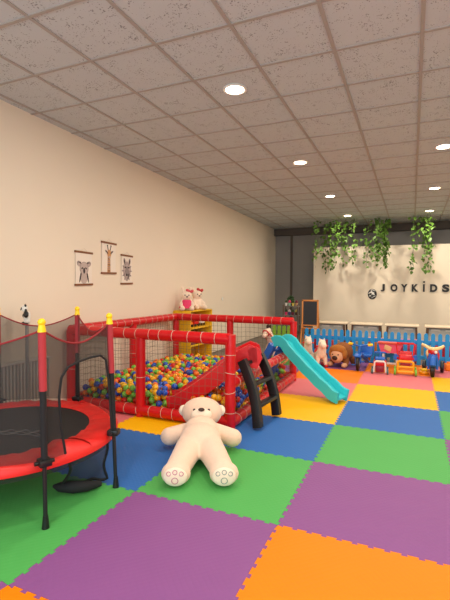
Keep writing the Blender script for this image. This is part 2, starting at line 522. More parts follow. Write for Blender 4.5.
BR = .0345
def settle():
    g = {}; balls = []; cs = 2 * BR
    x0, x1, y0, y1 = PX0 + .075 + BR, PX1 - .075 - BR, PY0 + .07 + BR, PY1 - .075 - BR
    rr = random.Random(3)
    def top(x, y):
        z = .03 + BR; i, j = int(x // cs), int(y // cs)
        for a in (i - 1, i, i + 1):
            for c in (j - 1, j, j + 1):
                for (bx, by, bz) in g.get((a, c), ()):
                    q = (bx - x) ** 2 + (by - y) ** 2
                    if q < 4 * BR * BR:
                        z = max(z, bz + math.sqrt(4 * BR * BR - q))
        return z
    def bad(x, y, z):
        p = Vector((x, y, z)) - RS_T
        t = p.dot(rs_h); s = p.dot(rs_s); L = (RS_E.xy - RS_T.xy).length
        if -.1 < t < L + BR + .13 and abs(s) < .18 + BR:
            zz = RS_T.z + (RS_E.z - RS_T.z) * min(1, t / L)
            if -.10 - BR < z - zz < .18 + BR: return True
        p = Vector((x, y, 0)) - CB0; dd = (CB1 - CB0).normalized()
        if -.1 - BR < p.dot(dd) < .36 + BR and abs(p.dot(Vector((-dd.y, dd.x, 0)))) < .2 + BR: return True
        return False
    for n in range(3800):
        best = None
        for _ in range(14):
            x, y = rr.uniform(x0, x1), rr.uniform(y0, y1)
            z = top(x, y)
            for _ in range(5):
                xx = min(x1, max(x0, x + rr.gauss(0, .02))); yy = min(y1, max(y0, y + rr.gauss(0, .02)))
                zz = top(xx, yy)
                if zz < z: x, y, z = xx, yy, zz
            # heap higher towards the back middle
            lim = .262 + .05 * math.exp(-((x + 2.75) ** 2 + (y - 5.6) ** 2) / .5) + .02 * noise.noise((x * 3, y * 3, 0))
            if z > lim or bad(x, y, z): continue
            k = z - lim
            if best is None or k < best[3]: best = (x, y, z, k)
        if best is None: continue
        x, y, z, _ = best
        g.setdefault((int(x // cs), int(y // cs)), []).append((x, y, z)); balls.append((x, y, z))
    return balls
BALLS = settle()
BC = [('red', (214, 34, 28), .20), ('blue', (24, 84, 190), .22), ('yellow', (250, 186, 20), .24), ('orange', (246, 120, 24), .15), ('green', (120, 196, 70), .19)]
BM = [mat('ball_' + n, c, .3, var=.02) for n, c, _ in BC]
rc = random.Random(11)
cols = [rc.choices(range(5), [w for *_, w in BC])[0] for _ in BALLS]
def exposed(i):
    x, y, z = BALLS[i]
    if y < PY0 + .2 and z > .1 or x > PX1 - .2 and z > .1 and y < 5.4: return True
    n = 0
    for (a, c, d) in BALLS:
        if d > z + .03 and (a - x) ** 2 + (c - y) ** 2 < .0026: n += 1
    return n == 0
def blocked(i):  # behind the bear's head, the red slide or the trampoline
    x, y, z = BALLS[i]
    p = Vector((x, y, z - CH)); d = p.dot(_fw); px = 225 + CF * p.dot(_r2) / d; py = 300 - CF * p.dot(_u2) / d
    return (184 < px < 222 and py > 398) or (222 < px < 240) or px < 84 or py > 418 or py < 340
vis = sorted((i for i in range(len(BALLS)) if exposed(i) and not blocked(i)), key=lambda i: BALLS[i][0] ** 2 + BALLS[i][1] ** 2)[:300]
vs = set(vis)
proto = {}
for i in vis:
    x, y, z = BALLS[i]; c = cols[i]
    if c not in proto:
        o = B().ell((0, 0, 0), BR, None, 18, 12).build('pit_ball', BM[c], angle=180); proto[c] = o
    else:
        o = proto[c].copy(); scene.collection.objects.link(o)
    o.location = (x, y, z)
    tag(o, f'small {BC[c][0]} plastic ball near the front of the heap in the ball pit', 'ball', f'{BC[c][0]} balls in the ball pit')
b = B(); ico = bmesh.new(); bmesh.ops.create_icosphere(ico, subdivisions=2, radius=BR)
ico.verts.ensure_lookup_table(); IV = [v.co.copy() for v in ico.verts]; IF = [[v.index for v in f.verts] for f in ico.faces]; ico.free()
vv, ff, mm = [], [], []
for i, (x, y, z) in enumerate(BALLS):
    if i in vs: continue
    k = len(vv); vv += [(v.x + x, v.y + y, v.z + z) for v in IV]; ff += [[q + k for q in f] for f in IF]; mm += [cols[i]] * len(IF)
me = bpy.data.meshes.new('pit_balls'); me.from_pydata(vv, [], ff); 
o = link('pit_balls', me, BM, angle=180); me.polygons.foreach_set('material_index', mm)
tag(o, 'mass of red, blue, yellow, orange and green plastic balls filling the ball pit', 'balls', None, 'stuff')

# red slide with black ladder
sl = thing('toddler_slide', 'red slide with black ladder leading into the ball pit', 'slide', (RS_T.x, RS_T.y, 0))
path = [RS_T - rs_h * .16 + Vector((0, 0, .035)), RS_T - rs_h * .08 + Vector((0, 0, .03)), RS_T + Vector((0, 0, 0))]
for t in (.15, .3, .45, .6, .75, .9): path.append(RS_T + rs_d * t - Vector((0, 0, .03 * math.sin(t * math.pi))))
path.append(RS_E); path.append(RS_E + rs_h * .1 + Vector((0, 0, -.02)))
prof = [(-.17, -.03), (.17, -.03), (.17, .13), (.135, .14), (.12, 0), (-.12, 0), (-.135, .14), (-.17, .13)]
B().sweep(path, prof, rs_s).build('chute', REDP, sl, world=True, angle=35)
for s in (-1, 1):
    b = B(); M = Matrix.Translation(RS_T + rs_s * (.15 * s) - rs_h * .06) @ Matrix((( -rs_h.x, 0, rs_s.x, 0), (-rs_h.y, 0, rs_s.y, 0), (0, 1, 0, 0), (0, 0, 0, 1)))
    b.prism([(-.12, -.02), (.10, -.06), (.15, .05), (.12, .15), (.02, .19), (-.1, .13)], .04, M, -.02)
    b.build('handrail', REDP, sl, world=True)
# ladder: two wide rails and rungs
LT = [Vector((-1.575, 4.05, .64)), Vector((-1.53, 4.47, .64))]
LF = [Vector((-1.345, 3.90, .025)), Vector((-1.30, 4.38, .025))]
ladder = B()
rot_dir = (LT[0] - LF[0])
for T, F in zip(LT, LF):
    up = (T - F).normalized(); sd = (LT[1] - LT[0]).normalized(); nn = up.cross(sd).normalized()
    n_ = 8; pts = []
    for k in range(n_ + 1):
        t = k / n_; pts.append(F.lerp(T, t) + Vector((.04 * math.sin(math.pi * t), 0, 0)))
    ladder.sweep([p for p in pts], [(-.032, -.045), (.032, -.045), (.040, 0), (.032, .045), (-.032, .045), (-.040, 0)], sd)
lad = ladder.build('ladder', BLACK, sl, world=True)
for t in (.3, .62, .95):
    o_ = Vector((.04 * math.sin(math.pi * t), 0, 0))
    B().box((LF[0].lerp(LT[0], t) + LF[1].lerp(LT[1], t)) / 2 + o_, (.09, (LF[1] - LF[0]).length - .05, .035), (0, R(-8), math.atan2(-(LT[1].x - LT[0].x), LT[1].y - LT[0].y)), .01).build('rung', BLACK, lad, world=True)

# turquoise slide over the pit's low side
ct = Vector((-1.55, 5.60, .635)); ce = Vector((-.80, 5.25, .075))
cd = Vector((ce.x - ct.x, ce.y - ct.y, 0)).normalized(); cs_ = Vector((-cd.y, cd.x, 0))
cy = thing('garden_slide', 'turquoise plastic slide running from the ball pit down to the yellow mat', 'slide', (ce.x, ce.y, 0))
path = [ct - cd * .12 + Vector((0, 0, -.015)), ct - cd * .07 + Vector((0, 0, .008)), ct - cd * .01 + Vector((0, 0, .012)), ct + cd * .04 + Vector((0, 0, -.01))]
for t in (.12, .24, .36, .48, .6, .72, .84, .94):
    path.append(ct.lerp(ce, t) + Vector((0, 0, -.025 * math.sin(math.pi * t) + .007 * math.sin(t * 25))))
path += [ce + cd * .0, ce + cd * .07 + Vector((0, 0, -.015))]
prof = [(-0.1144, -.05), (-0.0880, -.05), (-0.0880, -.012), (0.0880, -.012), (0.0880, -.05), (0.1144, -.05), (0.1214, .085), (0.1074, .098), (0.0924, .085), (0.0810, .01), (-0.0810, .01), (-0.0924, .085), (-0.1074, .098), (-0.1214, .085)]
B().sweep(path, prof, cs_).build('chute', CYAN, cy, world=True, angle=30)
b = B()
for s in (-1, 1):
    b.sweep([ct - cd * .13 + cs_ * (.11 * s) + Vector((0, 0, -.03)), ct - cd * .28 + cs_ * (.13 * s) + Vector((0, 0, -.28)), ct - cd * .44 + cs_ * (.14 * s) + Vector((0, 0, -.57))], [(-.03, -.05), (.03, -.05), (.03, .05), (-.03, .05)], cs_)
for k in range(3):
    b.box(ct - cd * (.185 + .09 * k) + Vector((0, 0, -.12 - .16 * k)), (.07, .24, .03), (0, 0, math.atan2(cd.y, cd.x)), .008)
b.build('ladder', BLUE, cy, world=True, label='blue step ladder of the turquoise slide')

# ------------------------------------------------------------------ teddy bear
bear_o = Vector((-1.515, 2.985, 0))
ang = math.atan2(.42, .91)
bear = thing('teddy_bear', 'large cream teddy bear lying on its back against the ball pit corner', 'teddy bear', bear_o, ang)
bear.scale = (.94, .88, .90)
# local x = bear's left-to-right in the picture, y = from feet to head
body = blob([
    ('c', (-.085, .02, .125), (-.155, -.40, .105), .118, .092), ('c', (.085, .02, .125), (.185, -.41, .105), .118, .092),
    ('e', (-.160, -.445, .095), (.112, .090, .092)), ('e', (.198, -.445, .095), (.112, .090, .092)),
    ('e', (0, .12, .15), (.185, .20, .15)), ('e', (0, .29, .17), (.165, .16, .15)), ('e', (0, .42, .19), (.12, .12, .11)),
    ('c', (-.10, .37, .16), (-.265, .31, .13), .080, .082), ('c', (.10, .37, .16), (.265, .29, .125), .080, .084),
    ('e', (-.28, .305, .125), (.088, .082, .085)), ('e', (.285, .28, .12), (.088, .085, .085)),
    ('e', (0, .585, .275), (.198, .155, .150), (R(-22), 0, 0)),
], .014, 5)
link('body', body, PLUSH, bear, angle=180)
# ears
for s in (-1, 1):
    B().ell((.178 * s, .625, .28), (.050, .034, .056), (R(-20), 0, R(-25 * s)), 14, 10).build('ear', PLUSHW, bear, angle=180, label='paler ear')
# the face looks up and towards the feet
FM = Matrix.Translation((0, .585, .275)) @ Euler((R(-22), 0, 0)).to_matrix().to_4x4()
fp = lambda x, z, off=0: FM @ Vector((x, -.155 * math.sqrt(max(0, 1 - (x / .198) ** 2 - (z / .150) ** 2)) - off, z))
B().ell(fp(0, -.04, -.012), (.100, .05, .066), (R(-22), 0, 0), 18, 12).build('muzzle', PLUSHW, bear, angle=180, label='pale oval muzzle')
B().ell(fp(0, .004, .034), (.030, .018, .018), (R(-22), 0, 0)).build('nose', BROWN, bear, angle=180, label='dark brown nose')
for s in (-1, 1):
    B().ell(fp(.068 * s, .006, .002), (.013, .010, .013)).build('eye', BLACK, bear, angle=180, label='black bead eye')
B().tube([fp(x, -.055 - .018 * (1 - (x / .04) ** 2), .042 - abs(x) * .35) for x in (-.04, -.02, 0, .02, .04)], .003, 6).build('mouth', mat('stitch_pink', (176, 120, 104), .8), bear)
for s, x0, y0 in ((-1, -.160, -.456), (1, .198, -.456)):
    b = B()
    b.ell((x0, y0 - .052, .094), (.088, .030, .072), None, 18, 12)
    pad = b.build('foot_pad', PLUSHW, bear, angle=180, label='pale foot sole with embroidered toes')
    b = B()
    for k, (dx, dz, rr_) in enumerate(((-.046, .032, .015), (0, .044, .016), (.046, .032, .015))):
        yy = y0 - .052 - .030 * math.sqrt(max(0, 1 - (dx / .088) ** 2 - (dz / .072) ** 2)) - .001
        b.ring((x0 + dx, yy, .094 + dz), rr_, .0028, (0, 1, -.35), 14, 5)
    b.ring((x0, y0 - .083, .076), .023, .0028, (0, 1, 0), 18, 5)
    b.build('stitching', mat('stitch_grey', (140, 150, 140), .8) if s > 0 else mat('stitch_rose', (196, 120, 140), .8), pad)

# ------------------------------------------------------------------ trampoline
TC = Vector((-2.62, 2.15, 0)); TR = .80; TZ = .375
tr = thing('trampoline', 'small round children\'s trampoline with red padding and black net enclosure', 'trampoline', TC)
pol = lambda r, a, z: Vector((r * math.cos(R(a)), r * math.sin(R(a)), z))
def netmat():
    m = bpy.data.materials.new('enclosure_mesh'); m.use_nodes = True
    nt = m.node_tree; N = nt.nodes.new; L = nt.links.new
    p = nt.nodes['Principled BSDF']; p.inputs['Base Color'].default_value = srgb(44, 42, 42); p.inputs['Roughness'].default_value = .9
    tp = N('ShaderNodeBsdfTransparent'); mx = N('ShaderNodeMixShader'); mx.inputs[0].default_value = .56
    L(tp.outputs[0], mx.inputs[1]); L(p.outputs[0], mx.inputs[2]); L(mx.outputs[0], nt.nodes['Material Output'].inputs[0])
    return m
NETM = netmat()
b = B(); b.lathe([(0, TZ - .012), (.575, TZ - .012), (.575, TZ - .006), (0, TZ - .006)], None, 64)
jm = b.build('jumping_mat', mat('jump_mat', (30, 28, 30), .7, bump=.1), tr)
# pale squiggle print on the jumping mat
b = B()
def mp_(px, py): return Vector((px, py, TZ - .004))
for k in range(3):
    pts = []
    for i in range(40):
        t = i / 39; x = -.30 + .52 * t; y = -.04 + .02 * math.sin(t * 31 + k * 1.3) * (1 - .3 * k) - .035 * k + .06 * math.sin(t * 3)
        v = Matrix.Rotation(R(24), 2) @ Vector((x * 1.0, y)); pts.append(mp_(v.x + .12, v.y - .02))
    b.tube(pts, .0035, 4)
b.build('print', mat('print_grey', (104, 100, 100), .7), jm)
# pad with a puckered outer skirt
rows = []
for (r, z) in ((.55, TZ - .002), (.555, TZ + .006), (.60, TZ + .012), (.68, TZ + .012), (.735, TZ + .002), (.757, TZ - .022), (.755, TZ - .058), (.747, TZ - .060), (.738, TZ - .02), (.60, TZ - .003), (.55, TZ - .002)):
    row = []
    for i in range(97):
        a = i * 360 / 96
        w = .006 * math.sin(a * .55) + .004 * math.sin(a * 1.3 + 1)
        bulge = .035 * math.exp(-((a - 346 if a > 180 else a + 14) / 9) ** 2) if .58 < r < .72 and z > TZ else 0
        row.append(pol(r, a, z + (w if r > .55 and z > TZ - .01 else 0) + bulge))
    rows.append(row)
b = B(); b.sheet(rows); bmesh.ops.remove_doubles(b.bm, verts=b.bm.verts, dist=1e-5)
b.build('safety_pad', REDPAD, tr, angle=60)
B().ring((0, 0, TZ - .045), .715, .017, n=64).build('frame_ring', STEEL, tr)
ANG = [-26, 16, 97, 146, 205, 270]
TOP = []
for a in ANG:
    base = pol(.80, a, 0); topr = .80 if a != 16 else .755
    tp_ = pol(topr, a + (0 if a != -26 else -1.0), 1.14); TOP.append(tp_)
    at_ = lambda z: base.lerp(Vector((tp_.x, tp_.y, 0)), z / 1.17) * Vector((1, 1, 0)).x if False else Vector((base.x + (tp_.x - base.x) * z / 1.17, base.y + (tp_.y - base.y) * z / 1.17, z))
    leg = B().cyl(at_(.02), at_(.40), .0125, n=12).build('leg', STEEL, tr)
    B().lathe([(0, 0), (.022, 0), (.020, .02), (.0145, .075), (0, .075)], Matrix.Translation(at_(0)), 14).build('rubber_foot', BLACK, leg)
    pole = B().cyl(at_(.36), at_(.80), .0185, n=14).build('enclosure_pole', BLACKFAB, tr)
    B().cyl(at_(.795), at_(1.135), .0215, n=14).build('foam_sleeve', REDSLEEVE, pole, label='faded red foam sleeve')
    B().ell(at_(1.185), (.022, .022, .022)).cyl(at_(1.13), at_(1.178), .024, .016).build('pole_cap', YEL, pole, label='yellow knob cap')
    tn = Vector((-math.sin(R(a)), math.cos(R(a)), 0))
    b = B(); b.box(at_(.385), (.075, .07, .04), (0, 0, R(a)), .008)
    b.cyl(at_(.385) - tn * .055, at_(.385) + tn * .055, .012, n=10); b.build('clamp', BLACK, pole)
# net panels between posts
N_ = 48; b = B(); bind = B(); arch = B()
na = len(ANG)
for k in range(na):
    a0 = ANG[k]; a1 = ANG[(k + 1) % na] + (360 if k == na - 1 else 0); T0, T1 = TOP[k], TOP[(k + 1) % na]
    b0, b1 = pol(.785, a0, TZ + .01), pol(.785, a1, TZ + .01)
    def P(u, v):
        lo = pol(.785 - .0, a0 + (a1 - a0) * u, TZ + .01) * .5 + b0.lerp(b1, u) * .5
        hi = T0.lerp(T1, u) + Vector((0, 0, -.13 * math.sin(math.pi * u) * .8 + .0))
        return lo.lerp(hi, v)
    rows = [[P(i / N_, j / N_) for i in range(N_ + 1)] for j in range(N_ + 1)]
    if k == 0:
        AP = [(.24, -.01), (.20, .25), (.19, .5), (.23, .67), (.32, .77), (.48, .82), (.66, .82), (.82, .78), (.91, .70), (.94, .5), (.955, .2), (.96, -.01)]
        def inside(u, v):
            c_ = False
            for (xa, ya), (xb, yb) in zip(AP, AP[1:] + AP[:1]):
                if (ya > v) != (yb > v) and u < (xb - xa) * (v - ya) / (yb - ya) + xa: c_ = not c_
            return c_
        b.sheet(rows, lambda j, i: not inside((i + .5) / N_, (j + .5) / N_))
        pts = [P(u, max(v, 0)) for u, v in AP]
        arch.tube(pts, .008, 6)
    else:
        b.sheet(rows)
    bind.tube([P(i / N_, 1) for i in range(N_ + 1)], .006, 6)
sn = b.build('safety_net', NETM, tr)
bind.build('net_binding', mat('red_binding', (140, 24, 34), .7), sn)
arch.build('door_binding', BLACKFAB, sn, label='black edging of the entrance opening')
# mesh skirt under the pad and the door flap hanging out
rows = [[pol(.745 - .012 * j, a * 360 / 72, TZ - .04 - .055 * j) for a in range(73)] for j in range(2)]
B().sheet(rows).build('skirt', NETM, tr)
NAVY = bpy.data.materials.new('navy_mesh'); NAVY.use_nodes = True
nt = NAVY.node_tree; p = nt.nodes['Principled BSDF']; p.inputs['Base Color'].default_value = srgb(58, 62, 78); p.inputs['Roughness'].default_value = .9
tp = nt.nodes.new('ShaderNodeBsdfTransparent'); mx = nt.nodes.new('ShaderNodeMixShader'); mx.inputs[0].default_value = .72
nt.links.new(tp.outputs[0], mx.inputs[1]); nt.links.new(p.outputs[0], mx.inputs[2]); nt.links.new(mx.outputs[0], nt.nodes['Material Output'].inputs[0])
def FL(u, v):
    t0 = pol(.745, -13 + 28 * u, TZ - .05); t1 = pol(.47, 2, .03).lerp(pol(.71, 22, .03), u)
    w = .025 * math.sin(u * 9 + v * 3) * math.sin(math.pi * v)
    return t0.lerp(t1, v ** (1.3 - .5 * u)) + Vector((w, w * .4, .012 * math.sin(u * 12) * v))
fl = B().sheet([[FL(u / 12, v / 8) for u in range(13)] for v in range(9)]).build('door_flap', NAVY, tr, label='dark mesh door flap hanging to the floor')
B().tube([FL(1, v / 8) for v in range(9)] + [FL(u / 12, 1) + Vector((0, 0, .0)) for u in range(11, -1, -1)] + [FL(0, v / 8) for v in range(7, -1, -1)], .010, 6).build('flap_binding', BLACKFAB, fl)
B().tube([pol(.70, 14, .03), pol(.65, 7, .045), pol(.58, 2, .05), pol(.49, -1, .045), pol(.42, 1, .03)], [.02, .034, .04, .032, .012], 10).build('rolled_hem', BLACKFAB, fl)

# ------------------------------------------------------------------ left wall: radiator, panda stand, posters
rad = thing('radiator', 'pale ribbed wall radiator behind the trampoline', 'radiator', (WX(3.0) + .07, 3.0, 0))
b = B()
for k in range(24): b.box((0, -.48 + k * .04, .40), (.07, .022, .42), None, .008)
b.box((-.028, -.02, .40), (.012, .96, .40)); b.build('fins', RADW, rad)  # thin backing box added so the gaps between fins stay pale
B().box((0, -.02, .615), (.085, .98, .02), None, .005).build('top_grille', RADW, rad)
B().box((0, -.02, .19), (.05, .98, .02), None, .005).build('lower_manifold', RADW, rad)
b = B(); b.cyl((0, -.4, 0), (0, -.4, .19), .012); b.cyl((0, .38, 0), (0, .38, .19), .012); b.build('pipe', RADW, rad)

pn = thing('panda_stand', 'slim grey post topped by a small white and black panda', 'stand', (-3.46, 3.06, 0), R(-40))
B().cyl((0, 0, .012), (0, 0, 1.02), .018, n=12).build('post', mat('post_grey', (176, 172, 168), .5), pn)
B().lathe([(0, 0), (.10, 0), (.10, .01), (.02, .02), (0, .02)], None, 20).build('base', GREYM, pn)
pb = B().box((0, 0, 1.075), (.11, .06, .115), None, .02, 3).build('panda_body', WHITE, pn)
b = B(); b.ell((-.03, -.02, 1.160), (.038, .032, .034)); hd = b.build('panda_head', WHITE, pn)
b = B()
for s in (-1, 1):
    b.ell((-.03 + .030 * s, -.012, 1.192), (.014, .010, .014)); b.ell((-.03 + .014 * s, -.048, 1.162), (.009, .006, .012))
b.ell((-.03, -.053, 1.150), .006); b.build('panda_markings', BLACK, hd)
b = B()
b.ell((-.062, -.01, 1.090), (.016, .03, .03)); b.ell((.066, -.01, 1.110), (.028, .024, .038), (0, R(-35), 0)); b.ell((-.04, -.02, 1.017), (.026, .03, .016)); b.ell((.035, -.02, 1.017), (.026, .03, .016)); b.ell((.03, -.01, 1.145), (.014, .012, .016))
b.build('panda_limbs', BLACK, pn)

def poster(y0, y1, z0, z1, label, draw, tilt=0):
    yc = (y0 + y1) / 2; zc = (z0 + z1) / 2; w = y1 - y0; h = z1 - z0
    t = thing('animal_poster', label, 'poster', (WX(yc) + .004, yc, zc), math.atan(.029), 'animal posters')
    # local: x out of the wall, y along it, z up
    M = Matrix(((0, 0, 1, 0), (1, 0, 0, 0), (0, 1, 0, 0), (0, 0, 0, 1))) @ Matrix.Rotation(R(tilt), 4, 'Z')
    pw = w - .03
    B().prism([(-pw / 2, -h / 2), (pw / 2, -h / 2), (pw / 2, h / 2), (-pw / 2, h / 2)], .002, M, .004).build('paper', PAPER, t, smooth=False)
    for s, dt in ((1, -1.2), (-1, 1.6)):
        MM = M @ Matrix.Translation((0, s * (h / 2 - .008), 0)) @ Matrix.Rotation(R(dt), 4, 'Z')
        B().prism([(-w / 2, -.012), (w / 2, -.012), (w / 2, .012), (-w / 2, .012)], .014, MM, 0).build('hanger_bar', HANGWOOD, t, smooth=False)
    B().tube([M @ Vector((-w * .2, h / 2, .007)), M @ Vector((0, h / 2 + .045, .005)), M @ Vector((w * .2, h / 2, .007))], .0015, 4).build('hanging_string', CORD, t)
    b = B(); draw(b, lambda: None, M, pw, h)
    b.build('drawing', [INK, INKG, INKL, INKT], t, smooth=False)
    return t
LAY = [0]
def pe(b, M, cx, cy, rx, ry, mi, rot=0, n=18):
    LAY[0] += 1
    b.mi = mi
    b.prism([(cx + rx * math.cos(a) * math.cos(rot) - ry * math.sin(a) * math.sin(rot), cy + rx * math.cos(a) * math.sin(rot) + ry * math.sin(a) * math.cos(rot)) for a in [2 * math.pi * k / n for k in range(n)]], .0012, M, .006 + .0002 * LAY[0])
def koala(b, _, M, w, h):
    LAY[0] = 0
    pe(b, M, 0, -.10, .068, .09, 2)
    pe(b, M, -.062, -.10, .012, .075, 0, -.25); pe(b, M, .066, -.10, .012, .075, 0, .25)
    for s in (-1, 1):
        pe(b, M, s * .085, .055, .042, .032, 1, .5 * s); pe(b, M, s * .085, .058, .036, .014, 0, -.5 * s); pe(b, M, s * .088, .046, .026, .02, 2)
    pe(b, M, 0, 0, .078, .082, 1); pe(b, M, 0, .002, .070, .074, 2)
    pe(b, M, 0, -.055, .045, .03, 2)
    pe(b, M, 0, -.028, .018, .036, 0)
    for s in (-1, 1): pe(b, M, s * .034, .002, .018, .010, 0, -.5 * s)
def giraffe(b, _, M, w, h):
    LAY[0] = 0
    b.mi = 3; b.prism([(-.034, -h / 2 + .01), (.034, -h / 2 + .01), (.026, .03), (-.026, .03)], .0012, M, .006)
    for k in range(7):
        for s in (-1, 1): pe(b, M, s * (.013 + .004 * (k % 2)), -.17 + k * .027, .009, .010, 1 if k % 3 else 0, .4 * k)
    for s in (-1, 1):
        pe(b, M, s * .060, .085, .030, .013, 1, .5 * s); pe(b, M, s * .058, .082, .018, .006, 0, .5 * s)
        pe(b, M, s * .028, .13, .007, .034, 0, -.25 * s); pe(b, M, s * .036, .162, .011, .011, 0)
    pe(b, M, 0, .06, .042, .052, 3); pe(b, M, 0, .02, .028, .03, 3); pe(b, M, 0, .012, .02, .016, 2)
    for s in (-1, 1): pe(b, M, s * .036, .065, .010, .012, 0); pe(b, M, s * .008, .012, .004, .005, 0)
def wolf(b, _, M, w, h):
    LAY[0] = 0
    pe(b, M, 0, -.005, .10, .115, 2); pe(b, M, 0, -.09, .06, .07, 2)
    for k in range(12):
        a = k / 12 * 2 * math.pi; pe(b, M, .09 * math.cos(a), -.02 + .115 * math.sin(a), .010, .03, 1, a - 1.57)
    for s in (-1, 1):
        pe(b, M, s * .06, .115, .022, .045, 1, -.2 * s); pe(b, M, s * .058, .11, .011, .03, 0, -.2 * s)
        pe(b, M, s * .036, .03, .020, .012, 0, .4 * s); pe(b, M, s * .05, -.05, .013, .055, 1, .3 * s)
    pe(b, M, 0, -.02, .032, .07, 1); pe(b, M, -.008, -.075, .020, .018, 0); pe(b, M, .03, -.09, .008, .045, 0, -.3)
poster(3.955, 4.275, 1.395, 1.805, 'poster of a grey koala on wooden hanger bars, nearest the trampoline', koala)
poster(4.445, 4.765, 1.55, 1.965, 'poster of an orange brown giraffe, the highest of the three wall posters', giraffe, -.6)
poster(4.87, 5.15, 1.415, 1.825, 'poster of a shaggy grey wolf-like face, nearest the yellow shelf', wolf, -.4)

# ------------------------------------------------------------------ yellow shelf with plush toys
SX0 = WX(6.9) + .02; SD = .34; SY0, SY1, SZ = 6.38, 7.22, .96
sh = thing('toy_shelf', 'yellow open shelving unit against the beige wall behind the ball pit', 'shelf', (SX0 + SD / 2, (SY0 + SY1) / 2, 0))
for y in (SY0, SY1): B().box((SX0 + SD / 2, y, SZ / 2), (SD, .025, SZ), None, .004).build('side_panel', YELSHELF, sh, world=True)
for z in (.05, .36, .66, SZ): B().box((SX0 + SD / 2, (SY0 + SY1) / 2, z), (SD, SY1 - SY0 - .026, .022), None, .004).build('shelf_board', YELSHELF, sh, world=True)
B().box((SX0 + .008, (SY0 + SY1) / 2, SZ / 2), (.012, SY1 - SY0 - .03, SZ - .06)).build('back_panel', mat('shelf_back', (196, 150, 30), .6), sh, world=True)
def shelf_toy(y, z, col, label, w=.14, h=.12, kind='box'):
    x = SX0 + .20
    t = thing('toy_car' if kind == 'car' else 'toy_bin', label, 'toy', (x, y, z + .002), 0)
    if kind == 'car':
        B().box((0, 0, .06), (.09, w, .05), None, .018, 3).box((0, 0, .095), (.075, w * .5, .04), None, .015, 3).build('car_body', col, t)
        for sy in (-1, 1):
            for sx in (-1, 1): B().cyl((.035 * sx, sy * w * .3, .0255), (.05 * sx, sy * w * .3, .0255), .025).build('wheel', BLACK, t)
    else:
        b = B(); b.box((0, 0, h / 2), (.2, w, h), None, .012); b.build('bin', col, t)
        B().box((0, 0, h + .006), (.21, w + .01, .012), None, .004).build('lid', WHITE, t)
shelf_toy(6.56, .671, ORANGE, 'orange toy car on the upper shelf of the yellow unit', .2, .1, 'car')
shelf_toy(6.80, .671, REDP, 'red toy car on the upper shelf of the yellow unit', .2, .1, 'car')
shelf_toy(7.04, .671, WHITE, 'white toy car on the upper shelf of the yellow unit', .16, .1, 'car')
shelf_toy(6.54, .371, mat('plum', (120, 60, 90), .5), 'plum toy bin on the middle shelf of the yellow unit', .22, .16)
shelf_toy(6.80, .371, BROWN, 'brown toy bin on the middle shelf of the yellow unit', .22, .18)
shelf_toy(7.06, .371, mat('brick', (150, 70, 50), .5), 'brick red toy bin on the middle shelf of the yellow unit', .22, .15)

def plush(name, loc, rz, label, body_m, dress=None, bow=None, earlen=.05):
    t = thing(name, label, 'plush toy', loc, rz)
    me = blob([('e', (0, 0, .085), (.075, .07, .085)), ('e', (0, -.01, .21), (.075, .068, .068)),
               ('c', (-.06, -.02, .13), (-.085, -.07, .08), .026, .026), ('c', (.06, -.02, .13), (.085, -.07, .08), .026, .026),
               ('c', (-.045, -.03, .035), (-.07, -.12, .035), .034, .034), ('c', (.045, -.03, .035), (.07, -.12, .035), .034, .034),
               ('c', (-.05, 0, .26), (-.058, .005, .26 + earlen), .022, .024), ('c', (.05, 0, .26), (.058, .005, .26 + earlen), .022, .024)], .010, 3)
    link('body', me, body_m, t, angle=180)
    if dress: B().lathe([(.06, .155), (.085, .13), (.098, .07), (.105, .035), (.09, .034), (.06, .155)], Matrix.Translation((0, -.005, 0)), 20).build('dress', dress, t)
    b = B(); b.ell((-.028, -.072, .222), .009); b.ell((.028, -.072, .222), .009); b.build('eyes', BLACK, t)
    B().ell((0, -.078, .198), (.014, .010, .010)).build('nose', BROWN, t)
    if bow:
        b = B(); b.ell((.02, -.02, .285), (.035, .016, .022), (0, .5, 0)); b.ell((.075, -.02, .275), (.03, .016, .022), (0, -.5, 0)); b.ell((.048, -.025, .278), .014); b.build('bow', bow, t)
    return t
PKD = mat('pink_cloth', (226, 60, 108), .8)
plush('plush_rabbit', (SX0 + .19, 6.50, SZ + .011), R(35), 'white plush toy in a bright pink dress sitting on the yellow shelf', PLUSHW, PKD, mat('rose_bow', (214, 80, 90), .7), .06).scale = (1.2,) * 3
plush('plush_bear', (SX0 + .19, 6.88, SZ + .011), R(60), 'cream plush bear with a red bow sitting on the yellow shelf', PLUSHW, None, mat('red_cloth', (190, 50, 50), .7), .03).scale = (1.25,) * 3

# ------------------------------------------------------------------ fences
def fence(name, label, x0, x1, y, n, h, m, board, wide):
    t = thing(name, label, 'fence', ((x0 + x1) / 2, y, 0))
    pitch = (x1 - x0) / n
    for i in range(n):
        x = -(x1 - x0) / 2 + pitch * (i + .5); w = wide / 2
        M = Matrix(((1, 0, 0, x), (0, 0, -1, .011), (0, 1, 0, .02), (0, 0, 0, 1)))
        hh = h - .02
        B().prism([(-w, 0), (w, 0), (w, hh - .04), (w * .75, hh - .012), (0, hh), (-w * .75, hh - .012), (-w, hh - .04)], .022, M).build('picket', m, t, smooth=False)
    for z in (.15, .42): B().box((0, .022, z), (x1 - x0, .02, .075), None, .004).build('rail', m, t)
    for s in (-1, 1): B().box((s * ((x1 - x0) / 2 - .05), .04, .012), (.08, .3, .024), None, .005).build('foot', m, t)
    return t
fence('picket_fence', 'bright blue picket fence behind the row of ride-on toys', -1.93, 1.75, 8.3, 33, .59, FENCEB, None, .066)
fence('picket_fence', 'short lime green picket fence behind the ball pit corner', -2.60, -2.02, 8.05, 6, .64, FENCEG, None, .068)

